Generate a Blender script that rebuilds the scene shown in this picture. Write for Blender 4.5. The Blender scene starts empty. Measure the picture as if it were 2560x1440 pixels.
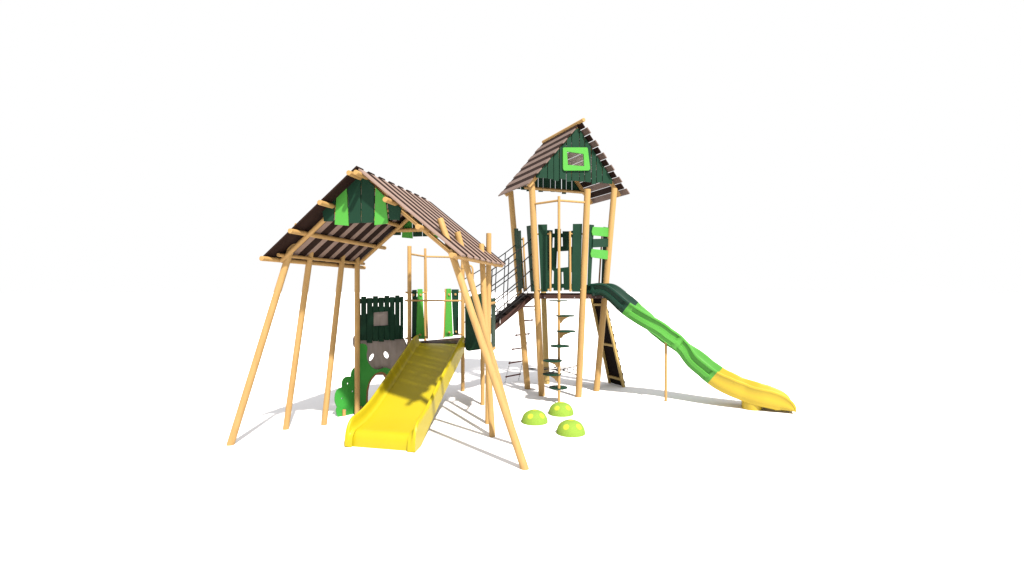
import bpy, bmesh, math, random
from mathutils import Vector, Matrix
random.seed(7)
S = bpy.context.scene
COL = S.collection
R = math.radians

# ------------------------------------------------------------------ camera model
F, HY, EYE = 1200.0, 727.0, 2.4            # focal length in photo pixels, horizon row, eye height
cam_d = bpy.data.cameras.new("camera")
cam = bpy.data.objects.new("camera", cam_d); COL.objects.link(cam)
cam.location = (0, 0, EYE); cam.rotation_euler = (R(90), 0, 0)
cam_d.sensor_width = 36; cam_d.lens = F / 2560 * 36; cam_d.shift_y = (HY - 720) / 2560
cam_d.clip_start = 0.1; cam_d.clip_end = 2000
S.camera = cam

def V(*a): return Vector(a)
C0 = V(0, 0, EYE); Z = V(0, 0, 1)
def ray(px, py): return V((px - 1280) / F, 1, (HY - py) / F)
def at(px, py, Y): return C0 + ray(px, py) * Y                         # photo point at a distance
def on_ground(px, py, z=0.0):
    r = ray(px, py); return C0 + r * ((z - EYE) / r.z)
def on_plane(px, py, p0, n):
    r = ray(px, py); return C0 + r * ((p0 - C0).dot(n) / r.dot(n))

# ------------------------------------------------------------------ materials
KB = 0.66                                     # common level of all object colours for the exposure used below
def nodes_of(m):
    m.use_nodes = True; nt = m.node_tree
    return nt, nt.nodes, nt.links, nt.nodes["Principled BSDF"]

def mat_wood(name, col, dark=0.82, scale=(22, 22, 1.6), rough=0.62, spec=0.25):
    col = tuple(c*KB for c in col)
    m = bpy.data.materials.new(name); nt, N, L, b = nodes_of(m)
    tc = N.new("ShaderNodeTexCoord"); mp = N.new("ShaderNodeMapping")
    mp.inputs["Scale"].default_value = scale
    no = N.new("ShaderNodeTexNoise"); no.inputs["Scale"].default_value = 1.0
    no.inputs["Detail"].default_value = 5; no.inputs["Roughness"].default_value = 0.6
    cr = N.new("ShaderNodeValToRGB")
    cr.color_ramp.elements[0].position = 0.33; cr.color_ramp.elements[1].position = 0.62
    cr.color_ramp.elements[0].color = (col[0]*dark, col[1]*dark*.97, col[2]*dark*.93, 1)
    cr.color_ramp.elements[1].color = (*col, 1)
    bp = N.new("ShaderNodeBump"); bp.inputs["Strength"].default_value = 0.05; bp.inputs["Distance"].default_value = 0.01
    L.new(tc.outputs["Object"], mp.inputs["Vector"]); L.new(mp.outputs[0], no.inputs["Vector"])
    L.new(no.outputs["Fac"], cr.inputs[0]); L.new(cr.outputs[0], b.inputs["Base Color"])
    L.new(no.outputs["Fac"], bp.inputs["Height"]); L.new(bp.outputs[0], b.inputs["Normal"])
    b.inputs["Roughness"].default_value = rough
    b.inputs["Specular IOR Level"].default_value = spec
    return m

def mat_paint(name, col, rough=0.5, var=0.10, spec=0.4, scale=3.0, bump=0.03, coat=0.0):
    col = tuple(c*KB for c in col)
    m = bpy.data.materials.new(name); nt, N, L, b = nodes_of(m)
    tc = N.new("ShaderNodeTexCoord")
    no = N.new("ShaderNodeTexNoise"); no.inputs["Scale"].default_value = scale; no.inputs["Detail"].default_value = 6
    cr = N.new("ShaderNodeValToRGB")
    cr.color_ramp.elements[0].position = 0.3; cr.color_ramp.elements[1].position = 0.7
    cr.color_ramp.elements[0].color = (*[c*(1-var) for c in col], 1)
    cr.color_ramp.elements[1].color = (*[c*(1+var*.5) for c in col], 1)
    n2 = N.new("ShaderNodeTexNoise"); n2.inputs["Scale"].default_value = 140; n2.inputs["Detail"].default_value = 2
    bp = N.new("ShaderNodeBump"); bp.inputs["Strength"].default_value = bump; bp.inputs["Distance"].default_value = 0.004
    L.new(tc.outputs["Object"], no.inputs["Vector"]); L.new(tc.outputs["Object"], n2.inputs["Vector"])
    L.new(no.outputs["Fac"], cr.inputs[0]); L.new(cr.outputs[0], b.inputs["Base Color"])
    L.new(n2.outputs["Fac"], bp.inputs["Height"]); L.new(bp.outputs[0], b.inputs["Normal"])
    b.inputs["Roughness"].default_value = rough
    b.inputs["Specular IOR Level"].default_value = spec
    b.inputs["Coat Weight"].default_value = coat; b.inputs["Coat Roughness"].default_value = 0.25
    return m

def mat_rubber(name, col):
    col = tuple(c*KB for c in col)
    m = bpy.data.materials.new(name); nt, N, L, b = nodes_of(m)
    tc = N.new("ShaderNodeTexCoord")
    vo = N.new("ShaderNodeTexVoronoi"); vo.inputs["Scale"].default_value = 120
    cr = N.new("ShaderNodeValToRGB")
    cr.color_ramp.elements[0].color = (*[c*1.15 for c in col], 1)
    cr.color_ramp.elements[1].color = (*[c*.75 for c in col], 1); cr.color_ramp.elements[1].position = 0.8
    bp = N.new("ShaderNodeBump"); bp.invert = True
    bp.inputs["Strength"].default_value = 0.6; bp.inputs["Distance"].default_value = 0.008
    L.new(tc.outputs["Object"], vo.inputs["Vector"]); L.new(vo.outputs["Distance"], cr.inputs[0])
    L.new(cr.outputs[0], b.inputs["Base Color"]); L.new(vo.outputs["Distance"], bp.inputs["Height"])
    L.new(bp.outputs[0], b.inputs["Normal"]); b.inputs["Roughness"].default_value = 0.85
    b.inputs["Specular IOR Level"].default_value = 0.2
    return m

M = dict(
    wood=mat_wood("log_wood", (.50, .312, .115), .88),
    beam=mat_wood("beam_wood", (.50, .305, .11), .88, (5, 5, 5)),
    pale=mat_wood("pale_timber", (.50, .36, .13), .88),
    green=mat_paint("dark_green_board", (.0085, .043, .0235), .6, .10, .12),
    lime=mat_paint("lime_green_board", (.078, .365, .05), .55, .04, .2),
    leaf=mat_paint("leaf_green_board", (.038, .31, .042), .55, .05, .2),
    plank=mat_wood("grey_brown_plank", (.30, .212, .18), .92, (5, 5, 5), .7),
    darkplank=mat_wood("dark_brown_plank", (.026, .0125, .0095), .8, (5, 5, 5), .8, .08),
    towerplank=mat_wood("weathered_grey_plank", (.185, .128, .110), .88, (5, 5, 5), .7),
    brown=mat_paint("brown_board", (.060, .029, .023), .65, .1, .12),
    black=mat_paint("black_brown_panel", (.0105, .006, .0052), .8, .1, .06),
    grey=mat_wood("grey_board", (.34, .295, .28), .86, (14, 14, 1.4), .6),
    yellow=mat_paint("yellow_plastic", (.48, .392, .011), .4, .03, .2, 1.5, .01, .0),
    amber=mat_paint("warm_yellow_plastic", (.55, .40, .030), .38, .03, .25, 1.5, .01, .05),
    limeplastic=mat_paint("lime_plastic", (.085, .345, .05), .48, .03, .2, 1.5, .01, .0),
    greenplastic=mat_paint("dark_green_plastic", (.006, .042, .026), .42, .05, .25, 1.5, .01, .0),
    rope=mat_paint("dark_rope", (.020, .020, .022), .85, .2, .1, 60),
    redrope=mat_paint("brown_red_rung", (.125, .028, .023), .65, .1, .2),
    steel=mat_paint("galvanised_steel", (.5, .51, .53), .4, .1),
    white=mat_paint("white_clamp", (.62, .62, .62), .5, .03),
    rubber=mat_rubber("green_rubber", (.27, .44, .055)),
    spot=mat_paint("yellow_rubber", (.47, .51, .05), .85, .05, .15, 40, .2),
    lining=mat_wood("pale_grey_lining", (.72, .64, .60), .92, (5, 5, 5), .7),
    trim=mat_wood("brown_edge", (.30, .145, .055)),
)
M["steel"].node_tree.nodes["Principled BSDF"].inputs["Metallic"].default_value = 0.6

# ------------------------------------------------------------------ object helpers
def tag(o, label=None, cat=None, group=None, kind=None):
    for k, x in (("label", label), ("category", cat), ("group", group), ("kind", kind)):
        if x: o[k] = x
    return o
ORG = {}
def thing(name, label, cat, loc, group=None):
    o = bpy.data.objects.new(name, None); COL.objects.link(o)
    o.location = loc; o.empty_display_size = 0.3
    ORG[o] = Vector(loc); return tag(o, label, cat, group)

def link(name, me, mats, parent, label=None, bevel=0.0, smooth=35):
    if not isinstance(mats, (list, tuple)): mats = [mats]
    if parent is not None:
        off = ORG[parent]
        for v in me.vertices: v.co -= off
    idx = [p.material_index for p in me.polygons]
    me.materials.clear()
    for m in mats: me.materials.append(M[m])
    for p, i in zip(me.polygons, idx): p.material_index = min(i, len(mats)-1)
    if smooth:
        me.shade_smooth(); me.set_sharp_from_angle(angle=R(smooth))
    o = bpy.data.objects.new(name, me); COL.objects.link(o)
    if parent is not None:
        o.parent = parent; ORG[o] = ORG[parent]
    else: ORG[o] = V(0, 0, 0)
    if label: o["label"] = label
    if bevel:
        b = o.modifiers.new("edge", "BEVEL"); b.width = bevel; b.segments = 2
        b.limit_method = "ANGLE"; b.angle_limit = R(40); b.harden_normals = True
    return o

class MB:
    """collects tubes, boxes, prisms; build() links them as ONE mesh object"""
    def __init__(s): s.bm = bmesh.new()
    def _face(s, vs, mi=0, smooth=False):
        try:
            f = s.bm.faces.new(vs); f.material_index = mi; return f
        except ValueError: return None
    def tube(s, pts, r, n=16, caps=True, mi=0):
        pts = [Vector(p) for p in pts]
        rs = r if isinstance(r, (list, tuple)) else [r]*len(pts)
        t0 = (pts[1]-pts[0]).normalized()
        a = t0.cross(Z) if abs(t0.z) < .95 else t0.cross(V(1, 0, 0))
        a.normalize(); rings = []
        for i, p in enumerate(pts):
            t = (pts[min(i+1, len(pts)-1)] - pts[max(i-1, 0)]).normalized()
            a = (a - t*a.dot(t)).normalized(); b = t.cross(a)
            rings.append([s.bm.verts.new(p + (a*math.cos(2*math.pi*k/n) + b*math.sin(2*math.pi*k/n))*rs[i]) for k in range(n)])
        for i in range(len(rings)-1):
            for k in range(n):
                s._face([rings[i][k], rings[i][(k+1) % n], rings[i+1][(k+1) % n], rings[i+1][k]], mi)
        if caps:
            s._face(rings[0][::-1], mi); s._face(rings[-1], mi)
        return s
    def hexa(s, c, mi=0):
        """8 corners: bottom loop of 4, top loop of 4"""
        v = [s.bm.verts.new(p) for p in c]
        for q in ((3, 2, 1, 0), (4, 5, 6, 7), (0, 1, 5, 4), (1, 2, 6, 5), (2, 3, 7, 6), (3, 0, 4, 7)):
            s._face([v[i] for i in q], mi)
        return s
    def box(s, o, ex, ey, ez, mi=0):
        """centre and three half extents"""
        c = [o-ex-ey-ez, o+ex-ey-ez, o+ex+ey-ez, o-ex+ey-ez, o-ex-ey+ez, o+ex-ey+ez, o+ex+ey+ez, o-ex+ey+ez]
        return s.hexa(c, mi)
    def ball(s, p, r, mi=0, n=8):
        m = Matrix.Translation(p)
        g = bmesh.ops.create_uvsphere(s.bm, u_segments=n, v_segments=max(4, n//2), radius=r, matrix=m)
        for v in g["verts"]:
            for f in v.link_faces: f.material_index = mi
        return s
    def prism(s, poly, d, mi=0):
        """polygon of 3D points extruded by vector d"""
        a = [s.bm.verts.new(p) for p in poly]; b = [s.bm.verts.new(p + d) for p in poly]
        n = len(poly); s._face(a[::-1], mi); s._face(b, mi)
        for k in range(n): s._face([a[k], a[(k+1) % n], b[(k+1) % n], b[k]], mi)
        return s
    def build(s, name, mat, parent=None, label=None, bevel=0.0, smooth=35):
        bmesh.ops.recalc_face_normals(s.bm, faces=s.bm.faces[:])
        me = bpy.data.meshes.new(name); s.bm.to_mesh(me); s.bm.free()
        return link(name, me, mat, parent, label, bevel, smooth)

def plate(name, polys, p0, ex, ey, thick, mat, parent, label=None, bevel=0.004, px=True, extra=None):
    """flat board: outlines (and holes) in the plane p0, ex, ey; px: outlines are given in photo pixels"""
    ex = ex.normalized(); ey = ey.normalized(); en = ex.cross(ey).normalized()
    cu = bpy.data.curves.new(name, "CURVE"); cu.dimensions = "2D"; cu.fill_mode = "BOTH"; cu.extrude = thick/2
    for poly in polys:
        sp = cu.splines.new("POLY"); sp.points.add(len(poly)-1); sp.use_cyclic_u = True
        for i, q in enumerate(poly):
            if px:
                w = on_plane(q[0], q[1], p0, en) - p0; q = (w.dot(ex), w.dot(ey))
            sp.points[i].co = (q[0], q[1], 0, 1)
    tmp = bpy.data.objects.new("tmp", cu); COL.objects.link(tmp)
    bpy.context.view_layer.update()
    me = bpy.data.meshes.new_from_object(tmp.evaluated_get(bpy.context.evaluated_depsgraph_get()))
    bpy.data.objects.remove(tmp); bpy.data.curves.remove(cu)
    for v in me.vertices: v.co = p0 + ex*v.co.x + ey*v.co.y + en*v.co.z
    bm = bmesh.new(); bm.from_mesh(me); bmesh.ops.remove_doubles(bm, verts=bm.verts[:], dist=1e-5)
    bmesh.ops.recalc_face_normals(bm, faces=bm.faces[:]); bm.to_mesh(me); bm.free(); me.name = name
    return link(name, me, mat, parent, label, bevel, 30)

def zz(ox, oy, s): return lambda *pts: [(ox + x/s, oy + y/s) for x, y in pts]
def spline(pts, n):
    """Catmull-Rom through points, n samples per span"""
    P = [pts[0]*2 - pts[1]] + list(pts) + [pts[-1]*2 - pts[-2]]
    out = []
    for i in range(1, len(P)-2):
        for k in range(n):
            t = k/n; a, b, c, d = P[i-1], P[i], P[i+1], P[i+2]
            out.append(0.5*((b*2) + (c-a)*t + (a*2 - b*5 + c*4 - d)*t*t + (b*3 - a - c*3 + d)*t**3))
    out.append(P[-2]); return out

# ------------------------------------------------------------------ ground, light
g = MB(); g.prism([V(-400, -200, -.5), V(400, -200, -.5), V(400, 900, -.5), V(-400, 900, -.5)], V(0, 0, .5))
m = bpy.data.materials.new("white_floor"); nt, N, L, b = nodes_of(m)
no = N.new("ShaderNodeTexNoise"); no.inputs["Scale"].default_value = 0.8
cr = N.new("ShaderNodeValToRGB"); cr.color_ramp.elements[0].color = (.755, .745, .765, 1); cr.color_ramp.elements[1].color = (.785, .775, .795, 1)
L.new(no.outputs["Fac"], cr.inputs[0]); L.new(cr.outputs[0], b.inputs["Base Color"]); b.inputs["Roughness"].default_value = 0.9
b.inputs["Specular IOR Level"].default_value = 0.1
M["floor"] = m
tag(g.build("ground", "floor", smooth=0), kind="structure")

w = bpy.data.worlds.new("World"); S.world = w; w.use_nodes = True
bg = w.node_tree.nodes["Background"]; bg.inputs["Color"].default_value = (1, 1, 1, 1); bg.inputs["Strength"].default_value = 0.5
sd = bpy.data.lights.new("sun", "SUN"); sun = bpy.data.objects.new("sun", sd); COL.objects.link(sun)
sd.energy = 5.0; sd.angle = R(1.8); sd.color = (1.0, .93, .84)
AZ, EL = R(118.3), R(49.6)                                        # direction in which shadows fall; height of the sun
sun.rotation_euler = V(math.cos(AZ)*math.cos(EL), math.sin(AZ)*math.cos(EL), -math.sin(EL)).to_track_quat("-Z", "Y").to_euler()
sun.location = (4, -8, 12)
S.view_settings.view_transform = "Standard"; S.view_settings.look = "None"
S.view_settings.exposure = 1.0; S.view_settings.gamma = 1; S.view_settings.use_curve_mapping = False

# ================================================================== 1. THE OPEN SHELTER
D = on_ground(893, 1038); VV = on_ground(1219.5, 1059)
hv = (VV - D).normalized(); hu = V(-hv.y, hv.x, 0); WID = (VV - D).length; VC = WID/2
def hw(u, v, z): return D + hu*u + hv*v + Z*z
shelter = thing("timber_shelter", "open shelter with a brown and beige striped gable roof on splayed log posts", "shelter", hw(-.9, VC, 0))
PHI = math.atan2(3.64 - 2.86, .96)                                # roof pitch
ZR = 4.05                                                         # the log plane meets the middle here
def slope(side, u, q, off):
    """side -1 left, +1 right; q metres down the slope; off metres above the log plane"""
    d = q*math.cos(PHI) + off*math.sin(PHI); z = ZR - q*math.sin(PHI) + off*math.cos(PHI)
    return hw(u, VC + side*d, z)
def log_at(side, d): return d/math.cos(PHI)
# the logs along the roof
for side in (-1, 1):
    for d, r, u0, u1, lift in ((.032, .036, -2.33, .42, .035), (.5, .037, -2.34, .40, .012), (.98, .037, -2.34, .50, .012), (1.46, .037, -2.34, .54 if side < 0 else .40, .012)):
        q = log_at(side, d)
        MB().tube([slope(side, u0, q, lift), slope(side, u1, q, lift)], r, 20).build("purlin", "beam", shelter, bevel=.006)
    MB().tube([slope(side, -2.1, log_at(side, 1.37), .005), slope(side, .36, log_at(side, 1.37), .005)], .028, 14).build("purlin", "beam", shelter)
MB().tube([hw(-1.99, VC, 3.97), hw(.4, VC, 3.97)], .034, 18).build("ridge_beam", "beam", shelter, bevel=.005)
# the planks
PITCH = .325
for side in (-1, 1):
    mb = MB()
    qe = (1.53 if side < 0 else 1.53)/math.cos(PHI)
    for k in range(8):
        u = -2.22 + k*PITCH
        if side > 0: lows, tops, q0d, q0l = (u+.174, u+.310), (u, u+.158), .0, -.02
        else: lows, tops, q0d, q0l = (u-.03, u+.150), (u+.152, u+.293), -.09, .0
        lq = qe - .04 if side > 0 else qe - .02
        od = .069 if side > 0 else .052
        jt = random.uniform(-.008, .008)
        for (a, bb), q0, q1, o0, th, mi in ((lows, q0d, lq, od, .026, 1), (tops, q0l, qe + jt, .066 if side > 0 else .056, .026, 1 if side < 0 and k == 0 else 0)):
            lo = [slope(side, a, q0, o0), slope(side, bb, q0, o0), slope(side, bb, q1, o0), slope(side, a, q1, o0)]
            hi = [slope(side, a, q0, o0+th), slope(side, bb, q0, o0+th), slope(side, bb, q1, o0+th), slope(side, a, q1, o0+th)]
            mb.hexa(lo + hi, mi)
    mb.build("roof_slope", ["plank", "darkplank"], shelter, bevel=.004)
# rafters and tie at both ends
for u in (-1.97, .12):
    for side in (-1, 1):
        MB().tube([slope(side, u, .0, -.025), slope(side, u, log_at(side, 1.45), -.025)], .035, 16).build("rafter", "beam", shelter, bevel=.004)
MB().tube([hw(.2, VC-.60, 3.57), hw(.2, VC+.60, 3.57)], .036, 16).build("tie_beam", "beam", shelter)
# posts: foot in the photo, head on the low log of its side
def head(px, py, side, d=1.40): return on_plane(px, py, hw(0, VC + side*d, 0), hv)
def post_through(foot, top, r0, r1, extra=0.0):
    dr = (top - foot).normalized()
    return MB().tube([foot - dr*.03, top + dr*extra], [r0, r1], 22)
for (fx, fy), (hx_, hy_), ex in (((576, 1112), (746, 560), .0), ((714.5, 1073), (778, 618), .0), ((810, 1062), (857, 634), .0), ((893, 1038), (893, 637), .0)):
    ft = on_ground(fx, fy)
    hd = on_plane(hx_, hy_, hw(0, VC - 1.18, 0), hv) if fx < 600 else on_plane(hx_, hy_, hw(0, VC-1.36, 0), hv)
    post_through(ft, hd, .056 if fx < 600 else .05, .05, ex).build("post", "wood", shelter, bevel=.006)
for (fx, fy), (hx_, hy_), d in (((1312, 1172), (1100, 547), 1.13), ((1291, 1112), (1143, 580), 1.25), ((1231, 1091), (1203, 610), 1.30), ((1219.5, 1059), (1222, 583), 1.33)):
    ft = on_ground(fx, fy); hd = on_plane(hx_, hy_, hw(0, VC + d, 0), hv)
    post_through(ft, hd, .056 if fx > 1300 else .05, .047).build("post", "wood", shelter, bevel=.006)
# gable boards, front and back
gz6 = zz(790, 400, 6.545)
GB = [("green", [(100, 770), (315, 590), (285, 1005), (135, 1005)]), ("lime", [(340, 570), (503, 420), (535, 1076), (310, 1058)]),
      ("green", [(520, 402), (640, 280), (732, 230), (732, 1030), (545, 1037)]), ("green", [(746, 230), (800, 280), (958, 430), (942, 1025), (746, 1030)]),
      ("lime", [(978, 450), (1135, 600), (1182, 1037), (960, 1068)]), ("green", [(1165, 620), (1395, 790), (1370, 985), (1205, 977)])]
gp = hw(-2.02, VC, 3)
for mt, pl_ in GB:
    if mt == "lime": lab = "bright lime green board"
    else: lab = None
    plate("gable_board", [gz6(*pl_)], gp, hv, Z, .022, mt, shelter, lab)
    loc2d = []
    for q in gz6(*pl_):
        w_ = on_plane(q[0], q[1], gp, hu) - gp; loc2d.append((w_.dot(hv), w_.z))
    plate("gable_board", [loc2d], hw(.30, VC - .05, 3.06), hv, Z, .022, mt, shelter, lab, px=False)
for u in (-1.99, .275):
    MB().tube([hw(u, VC-.55, 3.56), hw(u, VC+.55, 3.56)], .022, 12).build("batten", "wood", shelter)
    if u < 0: MB().box(hw(u, VC, 3.7), hv*.02, hu*.012, Z*.3).build("batten", "wood", shelter)

# ================================================================== 2. THE LOW TRIANGULAR PLATFORM
J0 = hw(1.28, .49, 0); J1 = hw(1.35, 2.12, 0); I2 = on_ground(1157, 978)
DZ = 1.29
cen = (J0 + J1 + I2)/3
plat = thing("low_platform", "low brown platform with green and lime boards at the top of the wide yellow slide", "platform", cen)
tri = [J0 + (J0-cen)*.06, J1 + (J1-cen)*.06, I2 + (I2-cen)*.06]
MB().prism([p + Z*(DZ-.09) for p in tri], Z*.09).build("deck", "brown", plat, bevel=.004)
for p, top in ((J0, 3.37), (J1, 3.36), (I2, 3.15)):
    MB().tube([p - Z*.02, p + Z*top], .045, 20).build("post", "wood", plat, bevel=.005)
MB().tube([I2 + Z*2.93, I2 + Z*3.0], .055, 20).build("collar", "wood", plat, bevel=.004)
e01 = (I2 - J0).normalized(); pl0 = J0 + V(.0, .0, 0)
nb = V(e01.y, -e01.x, 0)                                          # towards the camera side
def edge_bar(xa, xb, y, nm, r=.02, parent=plat, p0=pl0, e=e01, m="wood"):
    n = V(-e.y, e.x, 0)
    return MB().tube([on_plane(xa, y[0], p0, n), on_plane(xb, y[1], p0, n)], r, 12).build(nm, m, parent)
edge_bar(1014, 1064, (731.5, 731.5), "rail"); edge_bar(1014, 1069, (846, 842), "rail")
edge_bar(1112, 1157, (730, 730), "rail"); edge_bar(1110, 1157, (838, 835), "rail")
edge_bar(1064, 1068.5, (636, 847), "upright", .021); edge_bar(1114, 1109.5, (722, 846), "upright", .019)
bz = zz(990, 600, 4.8)
for mt, pl_ in (("green", [(195, 600), (248, 597), (236, 1175), (190, 1180)]), ("lime", [(260, 588), (316, 588), (345, 1190), (240, 1190)]),
                ("lime", [(607, 583), (658, 583), (682, 1160), (584, 1165)]), ("green", [(668, 592), (750, 592), (747, 1135), (692, 1140)])):
    plate("guard_board", [bz(*pl_)], pl0 + nb*.03, e01, Z, .018, mt, plat, "lime green board" if mt == "lime" else None)
for x, y in ((1033, 737.5), (1051, 737), (1122, 736.5), (1138, 736), (1050, 837), (1123, 831), (1140, 829.5)):
    p = on_plane(x, y, pl0 + nb*.045, V(-e01.y, e01.x, 0))
    MB().tube([p - nb*.015, p + nb*.02], .027, 14).build("clamp", "wood", plat, bevel=.004)
# safety bar over the slide and the board standing at the first post
MB().tube([J0 + (J0-I2).normalized()*.0 - hv*.09 + Z*2.19 - hu*.02, J0 + Z*2.19 + hv*1.2 - hu*.02], .019, 12).build("crossbar", "wood", plat)
plate("side_board", [[(.05, DZ+.04), (.42, DZ+.04), (.40, 2.27), (.05, 2.27)]], J0 + hv*.05, hu, Z, .018, "green", plat, px=False)
fz = zz(990, 600, 4.8)
plate("side_board", [fz((828, 800), (835, 690), (1022, 640), (1045, 640), (1045, 1300), (1010, 1314), (880, 1332), (848, 1325), (832, 1300))],
      hw(1.16, 1.75, 1.5), hv, Z, .02, "green", plat)
ph = at(1178, 690, 9.9)
MB().tube(spline([at(1169, 668, 9.95), at(1175, 664.5, 9.95), at(1180, 668, 9.95), at(1182, 680, 9.95), at(1181, 702, 9.95), at(1181, 712, 9.95)], 5), .02, 10).build("grab_handle", "wood", plat)
# panel beyond the last shelter post
pa, pb = at(1229.5, 800, 8.95), at(1237.5, 800, 9.75)
pe = V(pb.x-pa.x, pb.y-pa.y, 0).normalized(); pa0 = V(pa.x, pa.y, 0)
wp = (V(pb.x, pb.y, 0) - pa0).length
plate("side_board", [[(.0, 1.28), (wp, 1.25), (wp, 2.20), (wp-.05, 2.26), (.05, 2.26), (.0, 2.2)]], pa0, pe, Z, .02, "green", plat, px=False)
for z in (2.17, 1.30):
    MB().tube([VV + hu*.02 + hv*.04 + Z*z, pa0 + pe*.3 + Z*z + V(.03, 0, 0)], .026, 12).build("bracket", "wood", plat, bevel=.003)

# fire pole behind it
pp = V((1063-1280)/F*11.2, 11.2, 0)
pole = thing("fire_pole", "thin wooden fire pole with two side arms behind the low platform", "pole", pp)
MB().tube([pp - Z*.02, pp + Z*3.39], .029, 16).build("pole", "wood", pole, bevel=.004)
for q in (J0, I2):
    MB().tube([pp + Z*3.2, q + Z*3.2], .022, 12).build("arm", "wood", pole)

# ================================================================== 3. THE WIDE YELLOW SLIDE
c0 = on_ground(868, 1119); c1 = on_ground(1031, 1131)
U0 = ((c0 - D).dot(hu) + (c1 - D).dot(hu))/2
VL = (c0 - D).dot(hv); VR = (c1 - D).dot(hv)
slide = thing("wide_slide", "wide yellow slide running down under the striped shelter roof", "slide", hw((U0+1.2)/2, (VL+VR)/2, 0))
UT = 1.24
prof = [V(U0+.05, 0, .006), V(U0+.056, 0, .09), V(U0+.08, 0, .175), V(U0+.14, 0, .235), V(U0+.28, 0, .262), V(U0+.55, 0, .315), V(U0+.9, 0, .43), V(U0+1.5, 0, .69), V(UT-.75, 0, 1.01), V(UT-.25, 0, 1.225), V(UT-.06, 0, 1.275), V(UT, 0, 1.28)]
bed = spline(prof, 8)
def wall_top(u, zb):
    t = u - U0
    full = .262 + .175
    if t < .24: return .02 + (full-.02)*math.sqrt(max(0, 1 - (1 - t/.24)**2))**.8
    h = .175 + .02*min(1, (t-.24)/.8) - .02*max(0, 1 - abs(UT - u)/.5)
    return max(zb + h, full - max(0, t-.24)*.02)
def vline(u, side):
    """the walls splay a little towards the foot"""
    k = (u - U0)/(UT - U0)
    mid = (VL+VR)/2 - .20*k; half = (VR-VL)/2 + .045*max(0, 1-k)**6 + .01
    return (mid + side*half)
mb = MB(); rows = []
inset, th = .075, .05
for p in bed:
    row = []
    for j in range(15):
        t = j/14; vl = vline(p.x, -1) + inset; vr = vline(p.x, 1) - inset
        row.append(hw(p.x, vl + (vr-vl)*t, p.z))
    rows.append(row)
vs = [[mb.bm.verts.new(p) for p in r] for r in rows]
vb = [[mb.bm.verts.new(p - Z*.03) for p in r] for r in rows]
for i in range(len(vs)-1):
    for j in range(14):
        mb._face([vs[i][j], vs[i][j+1], vs[i+1][j+1], vs[i+1][j]]); mb._face([vb[i][j], vb[i+1][j], vb[i+1][j+1], vb[i][j+1]])
for j in range(14):
    mb._face([vs[0][j], vb[0][j], vb[0][j+1], vs[0][j+1]]); mb._face([vs[-1][j], vs[-1][j+1], vb[-1][j+1], vb[-1][j]])
mb.build("bed", "yellow", slide, smooth=50)
for side in (-1, 1):
    mb = MB(); sec = []
    for p in bed:
        wx = p.x - .05*max(0, 1 - (p.x-U0-.05)/.3); t = wx - U0; vo = vline(p.x, side); h = wall_top(wx, p.z) - p.z; zb = max(.004, min(p.z - .10, .004 + max(0, t-.30)*.42))
        pr = [(0, zb), (0, p.z + h*.5), (.0, p.z + h - .02), (.014, p.z + h - .004), (.028, p.z + h), (.042, p.z + h - .006), (.05, p.z + h - .022),
              (.058, p.z + h*.55), (.068, p.z + h*.2), (inset + .02, p.z + .012), (inset + .05, p.z + .003), (inset + .05, max(.004, p.z - .025)), (.03, zb)]
        sec.append([mb.bm.verts.new(hw(wx, vo - side*a, max(.003, z))) for a, z in pr])
    n = len(sec[0])
    for i in range(len(sec)-1):
        for k in range(n): mb._face([sec[i][k], sec[i][(k+1) % n], sec[i+1][(k+1) % n], sec[i+1][k]])
    mb._face(sec[0]); mb._face(sec[-1][::-1])
    mb.build("side_wall", "yellow", slide, smooth=50)

# ================================================================== 4. THE GREEN CLIMBING WALL
w0 = on_ground(845, 1042); wd = V(.68, .733, 0).normalized(); wn = V(wd.y, -wd.x, 0)     # wn looks at the camera
cw = thing("climbing_wall", "green bush shaped wall with a grey board and a dark green picket panel above", "climbing wall", w0 + wd*.6)
k4 = zz(820, 700, 4.0)
def arc(cx, cy, rx, ry, a0, a1, n=10):
    return [(cx + rx*math.cos(R(a0 + (a1-a0)*i/n)), cy + ry*math.sin(R(a0 + (a1-a0)*i/n))) for i in range(n+1)]
bush = [(106, 1375), (95, 1362), (86, 1342), (80, 1315), (81, 1291), (90, 1272), (78, 1245), (69, 1215), (67, 1180), (72, 1140), (86, 1105), (110, 1082), (140, 1072), (137, 1045), (140, 1018), (150, 992), (166, 975), (185, 967), (208, 964), (228, 966), (230, 940), (236, 915), (250, 890), (275, 868), (300, 760), (310, 645), (340, 635), (372, 642), (388, 668), (390, 700), (382, 740), (386, 790),
        (402, 830), (430, 868), (462, 890), (495, 897), (530, 888), (560, 876), (590, 878), (640, 900), (700, 940), (700, 1260), (610, 1262)]
bush += [(612, 1040), (598, 985), (570, 945), (540, 928), (510, 928), (470, 945), (430, 990), (405, 1040), (390, 1110), (386, 1200), (392, 1295)]
bush += [(330, 1322), (210, 1350)]
hole = lambda cx, cy, r=7: arc(cx, cy, r, r*1.4, 0, 330, 11)
plate("bush_panel", [k4(*bush)] + [k4(*hole(*c)) for c in ((195, 1035), (243, 1113), (138, 1183), (180, 1302))], w0, wd, Z, .03, "leaf", cw, bevel=0)
trim = [(610, 1262), (612, 1040), (598, 985), (570, 945), (540, 928), (510, 928), (470, 945), (430, 990), (405, 1040), (390, 1110), (386, 1200), (392, 1295)]
tr = [on_plane(*k4(q)[0], w0, wn) for q in trim]
mb = MB()
for a, b_ in zip(tr[:-1], tr[1:]):
    c_ = (b_-a).normalized().cross(wn)*.019
    mb.hexa([a-c_-wn*.07, b_-c_-wn*.07, b_-c_+wn*.018, a-c_+wn*.018, a+c_-wn*.07, b_+c_-wn*.07, b_+c_+wn*.018, a+c_+wn*.018])
mb.build("arch_trim", "trim", cw)
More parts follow.
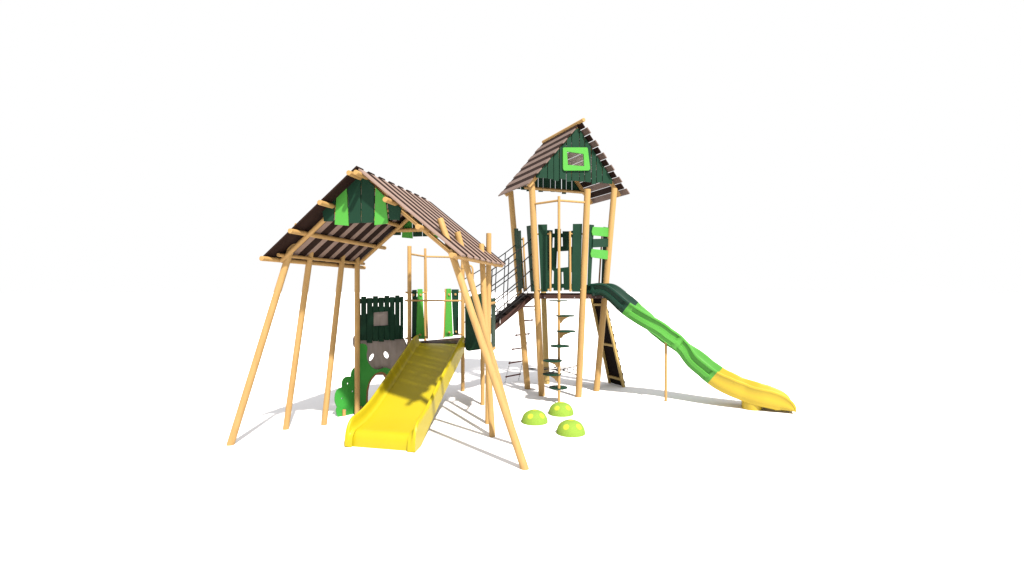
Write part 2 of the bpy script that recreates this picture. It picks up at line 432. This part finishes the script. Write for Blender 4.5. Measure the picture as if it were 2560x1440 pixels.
gw = w0 - wn*.10
grey = [(262, 560), (250, 590), (250, 640), (258, 668), (275, 675), (275, 950), (700, 950), (800, 700), (780, 635), (755, 580), (300, 560)]
plate("grey_board", [k4(*grey), k4(*[(434 + 26*math.cos(t)*1 + 18*math.sin(t)*.0 - 0*t + 22*math.sin(t)*-.35, 772 + 38*math.sin(t)*.92 - 24*math.cos(t)*.45) for t in [i*2*math.pi/20 for i in range(20)]]),
                     k4(*[(581 + 29*math.cos(t), 749 + 33*math.sin(t) + 12*math.cos(t)) for t in [i*2*math.pi/20 for i in range(20)]])], gw, wd, Z, .045, "grey", cw)
fp = w0 - wn*.04
xs = [318, 328, 386, 446, 503, 561, 616, 668, 719, 757]
tops = [185, 164, 178, 160, 173, 156, 168, 152, 165]
bots = [640, 605, 630, 612, 617, 602, 604, 590, 586]
bp_ = []
for i in range(9):
    a, c_ = xs[i] + (3.7 if i else 0), xs[i+1] - 3.7
    if 3 <= i <= 5:
        wt = lambda x: 325 + (x-456)*(313-325)/149
        wb = lambda x: 468 + (x-450)*(455-468)/148
        bp_.append([(a, tops[i]), (c_, tops[i]), (c_, wt(c_)), (a, wt(a))])
        bp_.append([(a, wb(a)), (c_, wb(c_)), (c_, bots[i]), (a, bots[i])])
    else: bp_.append([(a, tops[i]), (c_, tops[i]), (c_, bots[i]), (a, bots[i])])
plate("picket_panel", [k4(*p) for p in bp_], fp, wd, Z, .014, "green", cw)
for ri, q in enumerate(([(322, 470), (752, 462), (752, 590), (322, 600)], [(436, 300), (455, 300), (455, 480), (436, 480)], [(601, 300), (626, 300), (626, 480), (601, 480)], [(322, 188), (752, 170), (752, 222), (322, 236)], [(440, 262), (625, 268), (625, 312), (440, 324)], [(440, 462), (625, 452), (625, 510), (440, 516)], [(322, 350), (392, 335), (392, 600), (322, 600)], [(662, 330), (722, 460), (722, 590), (662, 595)], [(322, 555), (752, 540), (752, 582), (322, 605)])):
    plate("rail", [k4(*q)], fp - wn*(.0145 + .0017*ri), wd, Z, .012, "green", cw)
plate("window_board", [k4((445, 300), (615, 300), (615, 480), (440, 480))], fp - wn*.045, wd, Z, .012, "grey", cw, "grey board behind the window opening")
for x, y in ((160, 1352), (325, 1310)):
    p = on_plane(*k4((x, y))[0], w0 + wn*.03, wn)
    MB().box(V(p.x, p.y, .06), wd*.028, wn*.02, Z*.065).build("foot", "wood", cw, bevel=.004)

# ================================================================== 5. THE TOWER
TC = V(1.203, 11.63, 0); TR = .831; TA = R(171.23)
def hx(k, r=TR, z=0.0):
    t = TA + k*math.pi/3; return TC + V(r*math.cos(t), r*math.sin(t), z)
def lean(z): return TR + .087*z
def hp(k, z): return hx(k, TR + (.081 if k == 1 else .087)*z, z)
tower = thing("play_tower", "tall hexagonal play tower with a steep plank roof and dark green gables", "tower", TC)
TDZ = 2.345
for k in range(6):
    top = {0: 4.85, 1: 4.80, 2: 4.62, 3: 4.84, 4: 3.75, 5: 3.75}[k]
    MB().tube([hp(k, -.02), hp(k, top)], [.073, .070], 24).build("post", "pale" if k == 5 else "wood", tower, bevel=.006)
MB().prism([hx(k, lean(TDZ)-.02, TDZ-.03) for k in range(6)], Z*.03).build("deck", "black", tower, bevel=.004)
for k in range(6):
    a, b_ = hx(k, lean(TDZ)-.0, TDZ-.125), hx((k+1) % 6, lean(TDZ)-.0, TDZ-.125)
    e = (b_-a).normalized(); n_ = V(e.y, -e.x, 0)
    mb = MB(); mb.hexa([a+e*.05+n_*0, b_-e*.05, b_-e*.05+n_*.03, a+e*.05+n_*.03] + [p + Z*.095 for p in (a+e*.05, b_-e*.05, b_-e*.05+n_*.03, a+e*.05+n_*.03)])
    f_ = mb.build("fascia", "brown", tower, bevel=.003)
    for t in (.18, .5, .82):
        p = a.lerp(b_, t) + n_*.03 + Z*.03
        MB().tube([p, p + n_*.008], .012, 10).build("bolt", "steel", f_)
# roof
RHO = R(116.5); rs = V(math.cos(RHO), math.sin(RHO), 0); rn = V(-rs.y, rs.x, 0)      # rs away along the ridge, rn to the left
def tw(s, n, z): return TC + rs*s + rn*n + Z*z
RZ, EZ, EDG = 6.24, 4.70, 1.355
TP = math.atan2(RZ-EZ, EDG); LEN = math.hypot(RZ-EZ, EDG)
SL = {-1: (6.24, 4.70, 1.355), 1: (6.205, 4.70, 1.352)}                            # ridge height, eave height, reach of each slope
def tslope(side, s, q, off):
    rz, ez, ed = SL[side]; p = math.atan2(rz-ez, ed)
    return tw(s, side*(q*math.cos(p) + off*math.sin(p)), rz - q*math.sin(p) + off*math.cos(p))
MB().tube([tw(-.90, -.022, 6.262), tw(.93, -.022, 6.262)], .042, 20).build("ridge_log", "beam", tower, bevel=.006)
NPL = 12
for side in (1, -1):
    rz, ez, ed = SL[side]; LEN = math.hypot(rz-ez, ed); wpl = LEN/NPL
    mb = MB()
    for i in range(NPL):
        light = i % 2
        back = .93 + ((.65 if side < 0 else .70)-.93)*(i+.5)/NPL
        s0 = -.865 - (.03 if light else -.035) + (.085 + .05*(1-(i+.5)/NPL) if side > 0 else .02); s1 = back + (.02 if light else -.02)
        gp_ = .009 if side < 0 else .001
        q0, q1 = (i*wpl + gp_ if i or side < 0 else -.045), (i+1)*wpl - gp_
        o0 = 0.0 if side < 0 else (-.010 if light else -.016)
        lo = [tslope(side, s0, q0, o0), tslope(side, s1, q0, o0), tslope(side, s1, q1, o0), tslope(side, s0, q1, o0)]
        hi = [tslope(side, s0, q0, o0+.026), tslope(side, s1, q0, o0+.026), tslope(side, s1, q1, o0+.026), tslope(side, s0, q1, o0+.026)]
        mb.hexa(lo + hi, 0 if light else 1)
    mb.build("roof_slope", ["towerplank", "darkplank"], tower, bevel=.002)
    for s in (-.62, .52):
        mb = MB(); a = tslope(side, s, .05, -.075); b_ = tslope(side, s, LEN-.06, -.075)
        dn = (tslope(side, s, 0, 1) - tslope(side, s, 0, 0)).normalized(); dq = (b_-a)/2
        mb.box((a+b_)/2, dq, rs*.025, dn*.045); mb.build("rafter", "beam", tower, bevel=.004)
# gables
t6 = zz(1320, 280, 6.0)
GS = -.70
def yl(x): return 965 + (x-130)*(215-965)/(710-130) - 25
def yr(x): return 190 + (x-735)*(1020-190)/(1262-735) - 10
def ytop(x): return max(yl(x), yr(x)) - 12
bounds = [(120, 285, 985, 993), (295, 378, 1003, 1008), (386, 461, 1030, 1033), (473, 567, 1000, 1018), (578, 648, 1042, 1044), (657, 765, 1030, 1035),
          (774, 842, 1043, 1046), (853, 940, 1045, 1056), (955, 1018, 1080, 1082), (1028, 1108, 1058, 1062), (1118, 1262, 1066, 1080)]
bpolys, flat = [], []
for xl, xr, yb0, yb1 in bounds:
    tl, tr_ = ytop(xl), ytop(xr)
    topp = [(xl, tl), (722, 185), (xr, tr_)] if xl < 722 < xr else [(xl, tl), (xr, tr_)]
    if xl > 570 and xr < 850 :
        bpolys.append(topp + [(xr, 590), (xl, 590)]); bpolys.append([(xl, 825), (xr, 825), (xr, yb1), (xl, yb0)])
    else: bpolys.append(topp + [(xr, yb1), (xl, yb0)])
g0 = tw(GS, 0, 5)
def under_roof(q):
    side = 1 if q[0] < 0 else -1; rz, ez, ed = SL[side]
    return (q[0], min(q[1], rz - abs(q[0])*(rz-ez)/ed - (.045 if side > 0 else .085) - g0.z))
def local(poly):
    ws = [on_plane(x, y, g0, rs) - g0 for x, y in t6(*poly)]
    return [under_roof((w_.dot(-rn), w_.z)) for w_ in ws]
plate("gable_panel", [local(p) for p in bpolys], g0, -rn, Z, .022, "green", tower, px=False)
full = []
for xl, xr, yb0, yb1 in bounds:
    tl, tr_ = ytop(xl), ytop(xr)
    topp = [(xl, tl), (722, 185), (xr, tr_)] if xl < 722 < xr else [(xl, tl), (xr, tr_)]
    full.append(local(topp + [(xr, yb1), (xl, yb0)]))
plate("gable_panel", full, tw(.58, 0, 5), -rn, Z, .022, "green", tower, px=False)
# pale lining boards on the inside of the roof behind the window
rz, ez, ed = SL[-1]; LEN = math.hypot(rz-ez, ed); wpl = LEN/NPL; pr_ = math.atan2(rz-ez, ed)
nr_ = tslope(-1, 0, 0, 1) - tslope(-1, 0, 0, 0)
wc = on_plane(1438, 398, tslope(-1, 0, 0, 0), nr_) - tslope(-1, 0, 0, 0)
qc = wc.dot(tslope(-1, 0, 1, 0) - tslope(-1, 0, 0, 0))
for i in range(NPL):
    if abs((i+.5)*wpl - qc) < 2.2*wpl:
        c_ = [tslope(-1, a, b_, o_) for o_ in (-.009, -.002) for a, b_ in ((-.58, i*wpl+.009), (.48, i*wpl+.009), (.48, (i+1)*wpl-.009), (-.58, (i+1)*wpl-.009))]
        MB().hexa(c_).build("lining_board", "lining", tower, bevel=.002)
plate("window_frame", [t6((536, 533), (880, 533), (893, 545), (928, 845), (926, 858), (908, 880), (548, 882), (528, 868), (520, 845), (520, 548)),
                       t6((582, 595), (830, 632), (838, 815), (595, 793))], tw(GS-.035, 0, 5), -rn, Z, .03, "lime", tower, "lime green window frame", bevel=.006)
MB().tube([on_plane(1311, 469, tw(.5, 0, 0), rs), on_plane(1470, 482, tw(.5, 0, 0), rs)], .04, 4).build("tie_beam", "wood", tower, bevel=.004)
# guard boards around the deck
def edge_frame(k, shift=0.0):
    a, b_ = hx(k, lean(3)), hx((k+1) % 6, lean(3)); e = (b_-a).normalized(); n_ = V(e.y, -e.x, 0)
    return a + n_*shift, e, n_
def boards(k, shift, items, nm="guard_board", th=.02):
    p0, e, n_ = edge_frame(k, shift)
    for mt, poly in items: plate(nm, [poly], p0, e, Z, th, mt, tower, "lime green board" if mt == "lime" else None)
def bars(k, shift, items, r=.02, nm="rail", mt="wood"):
    p0, e, n_ = edge_frame(k, shift)
    for (xa, ya), (xb, yb) in items:
        MB().tube([on_plane(xa, ya, p0, n_), on_plane(xb, yb, p0, n_)], r, 12).build(nm, mt, tower)
t5 = zz(1160, 540, 5.54)
boards(1, .02, [("green", t5((1025, 118), (1152, 116), (1158, 1048), (1070, 1050))), ("green", t5((1507, 110), (1637, 108), (1610, 1050), (1497, 1050)))])
bars(1, .0, [((1375.3, 579), (1376, 729)), ((1425, 578), (1426, 729))], .024, "upright")
bars(1, .0, [((1338, 585.5), (1378, 584.5)), ((1423, 584.5), (1462, 585)), ((1345, 725), (1379, 724)), ((1423, 724), (1456, 724))], .018)
boards(0, .02, [("green", t5((870, 140), (932, 128), (975, 1048), (932, 1048)))])
boards(0, .075, [("green", t5((695, 175), (745, 172), (790, 1030), (757, 1040))), ("green", t5((750, 205), (785, 200), (812, 1000), (790, 1010)))])
bars(0, .0, [((1300.5, 588), (1310.5, 727)), ((1308, 594), (1315.5, 727))], .022, "upright")
bars(0, .0, [((1297, 597), (1309, 599)), ((1303, 716), (1316, 724))], .02)
boards(2, .0, [("green", t5((1740, 118), (1797, 124), (1752, 945), (1712, 955)))])
boards(2, .03, [("lime", t5((1785, 150), (2025, 162), (2028, 292), (1778, 268), (1768, 225))), ("green", t5((1785, 318), (2012, 312), (2000, 425), (1780, 437))), ("lime", t5((1768, 455), (1992, 480), (1985, 603), (1760, 572), (1752, 530)))])
boards(3, .0, [("green", t5((1935, 150), (2000, 160), (1965, 940), (1905, 940)))])
bars(3, .0, [((1505, 590), (1497.5, 712))], .02, "upright", "trim")
# the board with a window at the back
bk = hx(4, lean(3)); be = (hx(5, lean(3)) - bk).normalized()
t7 = zz(1280, 540, 6.546)
backp = [(575, 232), (665, 232), (667, 285), (698, 285), (698, 210), (800, 210), (802, 285), (828, 285), (828, 250), (960, 250), (985, 240), (1110, 240), (1110, 1215), (850, 1210), (847, 1178), (815, 1178), (812, 1222), (680, 1222), (678, 1178), (650, 1178), (645, 1215), (575, 1215)]
holes = [[(668, 352), (693, 352), (690, 515), (662, 520)], [(806, 350), (828, 350), (832, 495), (806, 498)], [(738, 580), (922, 570), (920, 835), (725, 857)],
         [(655, 880), (685, 908), (682, 1108), (650, 1108)], [(812, 918), (838, 915), (845, 1108), (814, 1108)], [(963, 350), (980, 350), (980, 500), (963, 505)], [(963, 920), (978, 920), (976, 1110), (963, 1110)]]
plate("window_panel", [t7(*backp)] + [t7(*h_) for h_ in holes], bk, -be, Z, .03, "green", tower)

# ================================================================== 6. SPIRAL STEPS
sp = V((1397.5-1280)/F*10.2, 10.2, 0)
spiral = thing("spiral_steps", "spiral of seven round dark green steps around a thin pole before the tower", "climbing pole", sp)
MB().tube([sp - Z*.02, sp + Z*4.41], .029, 18).build("pole", "wood", spiral, bevel=.004)
for k in (1, 2):
    MB().tube([sp + Z*4.32, hp(k, 4.33)], .024, 12).build("arm", "wood", spiral)
for i, (px_, py_, ang) in enumerate(((1397.5, 752, 90), (1414, 789.5, 30), (1413.5, 828, -30), (1397.5, 865, -90), (1381, 901.5, -150), (1381.5, 935, 150), (1398, 968.5, 90))):
    o_ = V(math.cos(R(ang)), math.sin(R(ang)), 0)*.165
    Yc = sp.y + o_.y; z = EYE - (py_ - HY)/F*Yc
    mb = MB(); c_ = sp + o_ + Z*z
    mb.tube([c_ - Z*.013, c_ - Z*.009, c_ + Z*.009, c_ + Z*.013], [.194, .2, .2, .194], 40)
    st = mb.build("step", "green", spiral, smooth=50)
    mb = MB(); d_ = o_.normalized(); sd_ = V(-d_.y, d_.x, 0)*.009
    poly = [sp + d_*.02 + Z*(z-.014), sp + d_*.30 + Z*(z-.014), sp + d_*.20 + Z*(z-.05), sp + d_*.11 + Z*(z-.09), sp + d_*.06 + Z*(z-.15), sp + d_*.02 + Z*(z-.16)]
    mb.prism([p - sd_ for p in poly], sd_*2).build("bracket", "wood", st, bevel=.002)

# ================================================================== 7. NET BRIDGE
b0 = (hp(0, TDZ) + hp(1, TDZ))/2; b1 = (J1 + I2)/2 + Z*DZ
bside = (hx(1) - hx(0)).normalized()
b0.z = TDZ - .02; b1.z = DZ; b0 -= bside*.11; b1 -= bside*.11
bd = (b1 - b0); bl = bd.length; bd.normalize(); bup = bside.cross(bd).normalized()
if bup.z < 0: bup = -bup
bridge = thing("net_bridge", "sloping brown bridge with dark rope net sides between tower and low platform", "bridge", (b0+b1)/2 - Z*.3)
HB = .26
MB().box((b0+b1)/2 - bup*.03, bd*(bl/2), bside*HB, bup*.02).build("deck", "black", bridge, bevel=.004)
for s_ in (-1, 1):
    MB().box((b0+b1)/2 - bup*.075 + bside*(HB-.02)*s_, bd*(bl/2), bside*.022, bup*.055).build("side_beam", "brown", bridge, bevel=.004)
for i in range(6):
    p = b0 + bd*(bl*(i+.6)/6.2) + bup*.012
    MB().box(p, bd*.035, bside*(HB+.02), bup*.024).build("cleat", "black", bridge, bevel=.004)
for s_, top_pt, low_pt, nv in ((1, hp(1, TDZ), J1 + Z*0, 1), (-1, hp(0, TDZ), I2 + Z*0, 2)):
    mb = MB(); zt = 3.66 if s_ > 0 else 3.62; zb = 2.72 if s_ > 0 else 2.66
    ta = V(top_pt.x, top_pt.y, 0) - bside*.10*s_; lb = V(low_pt.x, low_pt.y, 0)
    def npt(t, j):
        if j == 4: return b0.lerp(b1, .04 + t*.9) + bside*(HB+.012)*s_ + Z*.09
        return (ta + Z*(zt - .345*j)).lerp(lb + Z*(zb - .345*j), t) + Z*(-.05*4*t*(1-t)*(1 if j < 4 else .3))
    for j in range(5): mb.tube([npt(i/10, j) for i in range(11)], .0128, 6)
    for t in ((.52, .83) if s_ > 0 else (.27, .42, .62, .82)):
        line = [npt(t + .012*j, j) for j in range(5)]
        foot_ = b0.lerp(b1, .04 + (t + .05)*.9) + bside*(HB+.012)*s_ - Z*.02
        mb.tube(line + [foot_], .0128, 6)
        for j in range(5): mb.ball(npt(t + .012*j, j), .0125, 1)
        mb.tube([foot_ - Z*.07, foot_ + Z*.03], .011, 8, mi=1)
    for j in range(5):
        p = npt(0.03, j); mb.tube([npt(.005, j), npt(.06, j)], .014, 8, mi=1)
    mb.build("net", ["rope", "white"], bridge)

# ================================================================== 8. ROPE LADDER
lad = thing("chain_ladder", "hanging chain ladder with brown red rungs beside the tower", "ladder", on_ground(1278, 955))
la, lb_ = on_ground(1262, 958), on_ground(1296, 951)
ha = hp(0, TDZ-.1).lerp(hp(5, TDZ-.1), .22); hb = hp(0, TDZ-.1).lerp(hp(5, TDZ-.1), .72)
for a, b_ in ((la, ha), (lb_, hb)):
    mb = MB(); L_ = (b_-a).length; n_ = int(L_/.035)
    for i in range(n_):
        p, q = a.lerp(b_, i/n_), a.lerp(b_, (i+.72)/n_); t_ = (q-p).normalized()
        sd_ = t_.cross(V(0, 1, 0)).normalized() if i % 2 else t_.cross(V(1, 0, 0)).normalized()
        mb.tube([p + sd_*.006, q + sd_*.0055], .0075, 6); mb.tube([p - sd_*.0055, q - sd_*.0055], .0075, 6)
    mb.build("chain", "steel", lad)
for i in range(6):
    t = .078 + i*.163
    a, b_ = la.lerp(ha, t), lb_.lerp(hb, t); e = (b_-a).normalized()
    mb = MB(); mb.tube([a - e*.025, b_ + e*.025], .019, 12); mb.ball(a, .028); mb.ball(b_, .028)
    mb.build("rung", "redrope", lad)

# ================================================================== 9. CLIMBING RAMP
rb0, rb1 = on_ground(1524, 957.5), on_ground(1559, 968)
rt0 = hp(4, 2.24).lerp(hp(3, 2.24), .30); rt1 = hp(4, 2.24).lerp(hp(3, 2.24), .97)
rt0 = on_plane(1482, 747, hp(3, 0), (rb1-rb0).cross(Z).normalized()); 
rt0 = at(1479, 745, 12.25); rt1 = at(1508, 745, 11.75)
ramp = thing("climbing_ramp", "leaning dark climbing ramp on a pale timber frame behind the slide tower", "ramp", (rb0+rb1)/2)
re = (rb1-rb0).normalized(); rup = ((rt0+rt1)/2 - (rb0+rb1)/2).normalized(); rno = re.cross(rup).normalized()
if rno.dot(V(1, 0, 0)) < 0: rno = -rno                            # outwards, to the right
MB().prism([rb0 + rno*.03, rb1 + rno*.03, rt1 + rno*.03, rt0 + rno*.03], rno*.03).build("panel", "black", ramp, bevel=.003)
for a, b_ in ((rb0, rt0), (rb1, rt1)):
    MB().box((a+b_)/2, (b_-a)/2, re*.028, rno*.028).build("side_rail", "pale", ramp, bevel=.004)
for t in (.085, .47, .925):
    a, b_ = rb0.lerp(rt0, t), rb1.lerp(rt1, t)
    MB().box((a+b_)/2, (b_-a)/2 - re*.028, rup*.03, rno*.022).build("cross_rail", "pale", ramp, bevel=.004)
mb = MB()
for i in range(11):
    t = .05 + i*.088
    a, b_ = rb0.lerp(rt0, t) + rno*.066, rb1.lerp(rt1, t) + rno*.066
    MB().box((a+b_)/2, (b_-a)/2, rup*.035, rno*.012).build("cleat", "black", ramp, bevel=.004)
mb.bm.free()

# ================================================================== 10. LOW WEB NET IN THE TOWER
tri3 = [hp(k, .49) for k in (0, 2, 4)]; tc = sum(tri3, V(0, 0, 0))/3
web = thing("web_net", "low dark triangular rope web stretched between the tower posts", "net", V(tc.x, tc.y, .49))
mb = MB()
for f_ in (0.0, .36, .68):
    q = [p.lerp(tc, f_) for p in tri3]
    for i in range(3): mb.tube([q[i], q[(i+1) % 3]], .008, 6)
for i in range(3):
    mb.tube([tri3[i], tc], .008, 6); mb.tube([(tri3[i]+tri3[(i+1) % 3])/2, tc], .008, 6)
mb.build("rope_net", "rope", web)

# ================================================================== 11. THE WAVE SLIDE
wsl = thing("wave_slide", "long curving slide in dark green, lime and yellow leaving the tower", "slide", V(3.6, 10.4, 0))
ctr = [V(1.78, 11.28, 2.33), V(2.00, 11.15, 2.365), V(2.20, 11.03, 2.36), V(2.45, 10.88, 2.15), V(2.71, 10.72, 1.91), V(3.02, 10.60, 1.67), V(3.32, 10.57, 1.43), V(3.62, 10.555, 1.20), V(3.86, 10.49, .98),
       V(4.12, 10.33, .73), V(4.37, 10.17, .50), V(4.62, 10.03, .36), V(4.82, 9.94, .28), V(5.04, 9.82, .22), V(5.22, 9.75, .185), V(5.42, 9.68, .14), V(5.62, 9.60, .055)]
path = spline(ctr, 10); NP = len(path)
cuts = (0, 37, 97, NP-1)
def frame(i):
    t = (path[min(i+1, NP-1)] - path[max(i-1, 0)]).normalized()
    r = t.cross(Z).normalized(); return r, r.cross(t).normalized()
HWD = .315
def sweep(i0, i1, name, mat, ribs, recess, label):
    mb = MB(); sec = []
    for i in range(i0, i1+1):
        r, up = frame(i); p = path[i]; f = i/(NP-1)
        h = .20 + .05*max(0, min(1, (i-cuts[2]+6)/14))
        dist = sum((path[q+1]-path[q]).length for q in range(min(i, 16)))
        if dist < .2 and i < 17: h = .03 + .17*math.sqrt(max(0, 1 - (1 - dist/.2)**2))
        left_ = (NP-1-i)/26
        if left_ < 1: h = .02 + .23*math.sqrt(max(0, 1 - (1-left_)**2))
        rec = recess
        if any(abs(i - q) < 2 for q in ribs): rec = 0.0
        bt = -.08 - .04*max(0, min(1, (i-20)/20))
        if f > .90: bt = bt*(1 - (f-.90)/.10) - .012
        half = [(HWD+.012, h-.004), (HWD+.02, h-.02), (HWD+.02, h-.045), (HWD+.012-rec, h-.055), (HWD+.01-rec, h*.42+bt*.3), (HWD+.012, h*.36+bt*.3), (HWD+.012, h*.12+bt*.5),
                (HWD+.008-rec*.8, h*.08+bt*.5), (HWD-.01-rec*.8, bt+.012), (HWD-.03, bt)]
        inner = [(HWD-.005, h), (HWD-.025, h-.005), (HWD-.04, h-.03), (HWD-.06, h*.45), (HWD-.10, .045), (HWD-.17, .008), (0.0, 0.0)]
        prof_ = [(HWD-.13, -.03), (HWD-.06, max(bt, -.05)), (HWD-.05, bt)] + half[::-1] + inner
        left = [(-a, b_) for a, b_ in prof_[:-1]][::-1]
        sec.append([mb.bm.verts.new(p + r*a + up*b_) for a, b_ in prof_ + left])
    n = len(sec[0])
    for i in range(len(sec)-1):
        for k in range(n): mb._face([sec[i][k], sec[i][(k+1) % n], sec[i+1][(k+1) % n], sec[i+1][k]])
    mb._face(sec[0]); mb._face(sec[-1][::-1])
    return mb.build(name, mat, wsl, label, smooth=42)
mid_ = (cuts[1]+cuts[2])//2
sweep(cuts[0], cuts[1], "slide_section", "greenplastic", (cuts[0], cuts[0]+1, cuts[0]+9, cuts[1], cuts[1]-1), .035, "dark green top section")
sweep(cuts[1], cuts[2], "slide_section", "limeplastic", (cuts[1], cuts[1]+1, mid_, mid_+1, cuts[2], cuts[2]-1), .035, "lime green middle section")
sweep(cuts[2], cuts[3], "slide_section", "amber", (), .0, "yellow end section")
sx = on_ground(1664.5, 1003)
MB().tube([sx - Z*.02, sx + Z*1.36], .029, 18).build("support_post", "wood", wsl, bevel=.003)
ft = on_ground(1879.5, 1021.5)
MB().tube([ft - Z*.01, ft + Z*.015, ft + Z*.2], [.18, .19, .19], 32).build("foot", "amber", wsl, bevel=.008)

# ================================================================== 12. STEPPING DOMES
def make_dome(name, label, loc, rad, rot):
    t = thing(name, label, "stepping dome", loc, "green spotted stepping domes")
    mb = MB(); n, mrings = 48, 14; h = rad*.92; rings = []
    def surf(a, th, k=1.0):
        rr = math.sin(th)**.92*rad*k if th > 0 else 0
        return loc + V(rr*math.cos(a), rr*math.sin(a), h*math.cos(th)*k)
    top = mb.bm.verts.new(surf(0, 0))
    for i in range(1, mrings+1):
        th = math.pi/2*i/mrings; rings.append([mb.bm.verts.new(surf(2*math.pi*k/n, th)) for k in range(n)])
    for k in range(n): mb._face([top, rings[0][k], rings[0][(k+1) % n]])
    for i in range(len(rings)-1):
        for k in range(n): mb._face([rings[i][k], rings[i+1][k], rings[i+1][(k+1) % n], rings[i][(k+1) % n]])
    body = mb.build("dome", "rubber", t, smooth=60)
    spots = [(0, 0)] + [(rot + j*2*math.pi/5, .84) for j in range(5)]
    for a, th in spots:
        c_ = surf(a, th, 1.0); n_ = V(math.cos(a)*math.sin(th), math.sin(a)*math.sin(th), math.cos(th))
        e1 = n_.orthogonal().normalized(); e2 = n_.cross(e1); rsp = rad*.225
        mb = MB(); ctrv = None; rg = []
        for f_ in (0, .5, 1.0):
            ring = []
            for k in range(20 if f_ else 1):
                q = c_ + (e1*math.cos(k*math.pi/10) + e2*math.sin(k*math.pi/10))*rsp*f_ - loc
                # push the point to just outside the dome surface
                rr = math.hypot(q.x, q.y); ang = math.atan2(q.y, q.x)
                lo_, hi_ = 0.0, math.pi/2
                for _ in range(30):
                    md = (lo_+hi_)/2; s_ = surf(ang, md) - loc
                    if math.atan2(math.hypot(s_.x, s_.y), s_.z) < math.atan2(rr, q.z): lo_ = md
                    else: hi_ = md
                ring.append(mb.bm.verts.new(surf(ang, (lo_+hi_)/2, 1.012)))
            rg.append(ring)
        for k in range(20):
            mb._face([rg[0][0], rg[1][k], rg[1][(k+1) % 20]]); mb._face([rg[1][k], rg[2][k], rg[2][(k+1) % 20], rg[1][(k+1) % 20]])
        sm = mb.build("spot", "spot", body, smooth=60)
    return t
for (cx, yb, wpx, lab) in ((1336.5, 1064, 66, "leftmost of the three green spotted domes, nearest the shelter"),
                           (1402.5, 1042.5, 63, "green spotted dome farthest back, at the foot of the spiral steps"),
                           (1427, 1093.5, 72, "largest looking green spotted dome, nearest the viewer")):
    Yf = EYE*F/(yb - HY); rad = wpx/2/F*(Yf*1.03)
    Yc = Yf + rad*.97; rad = wpx/2/F*Yc
    make_dome("stepping_dome", lab, V((cx-1280)/F*Yc, Yc, 0), rad, R(-90 + 47) + math.atan2(-(cx-1280)/F, 1)*1.0)
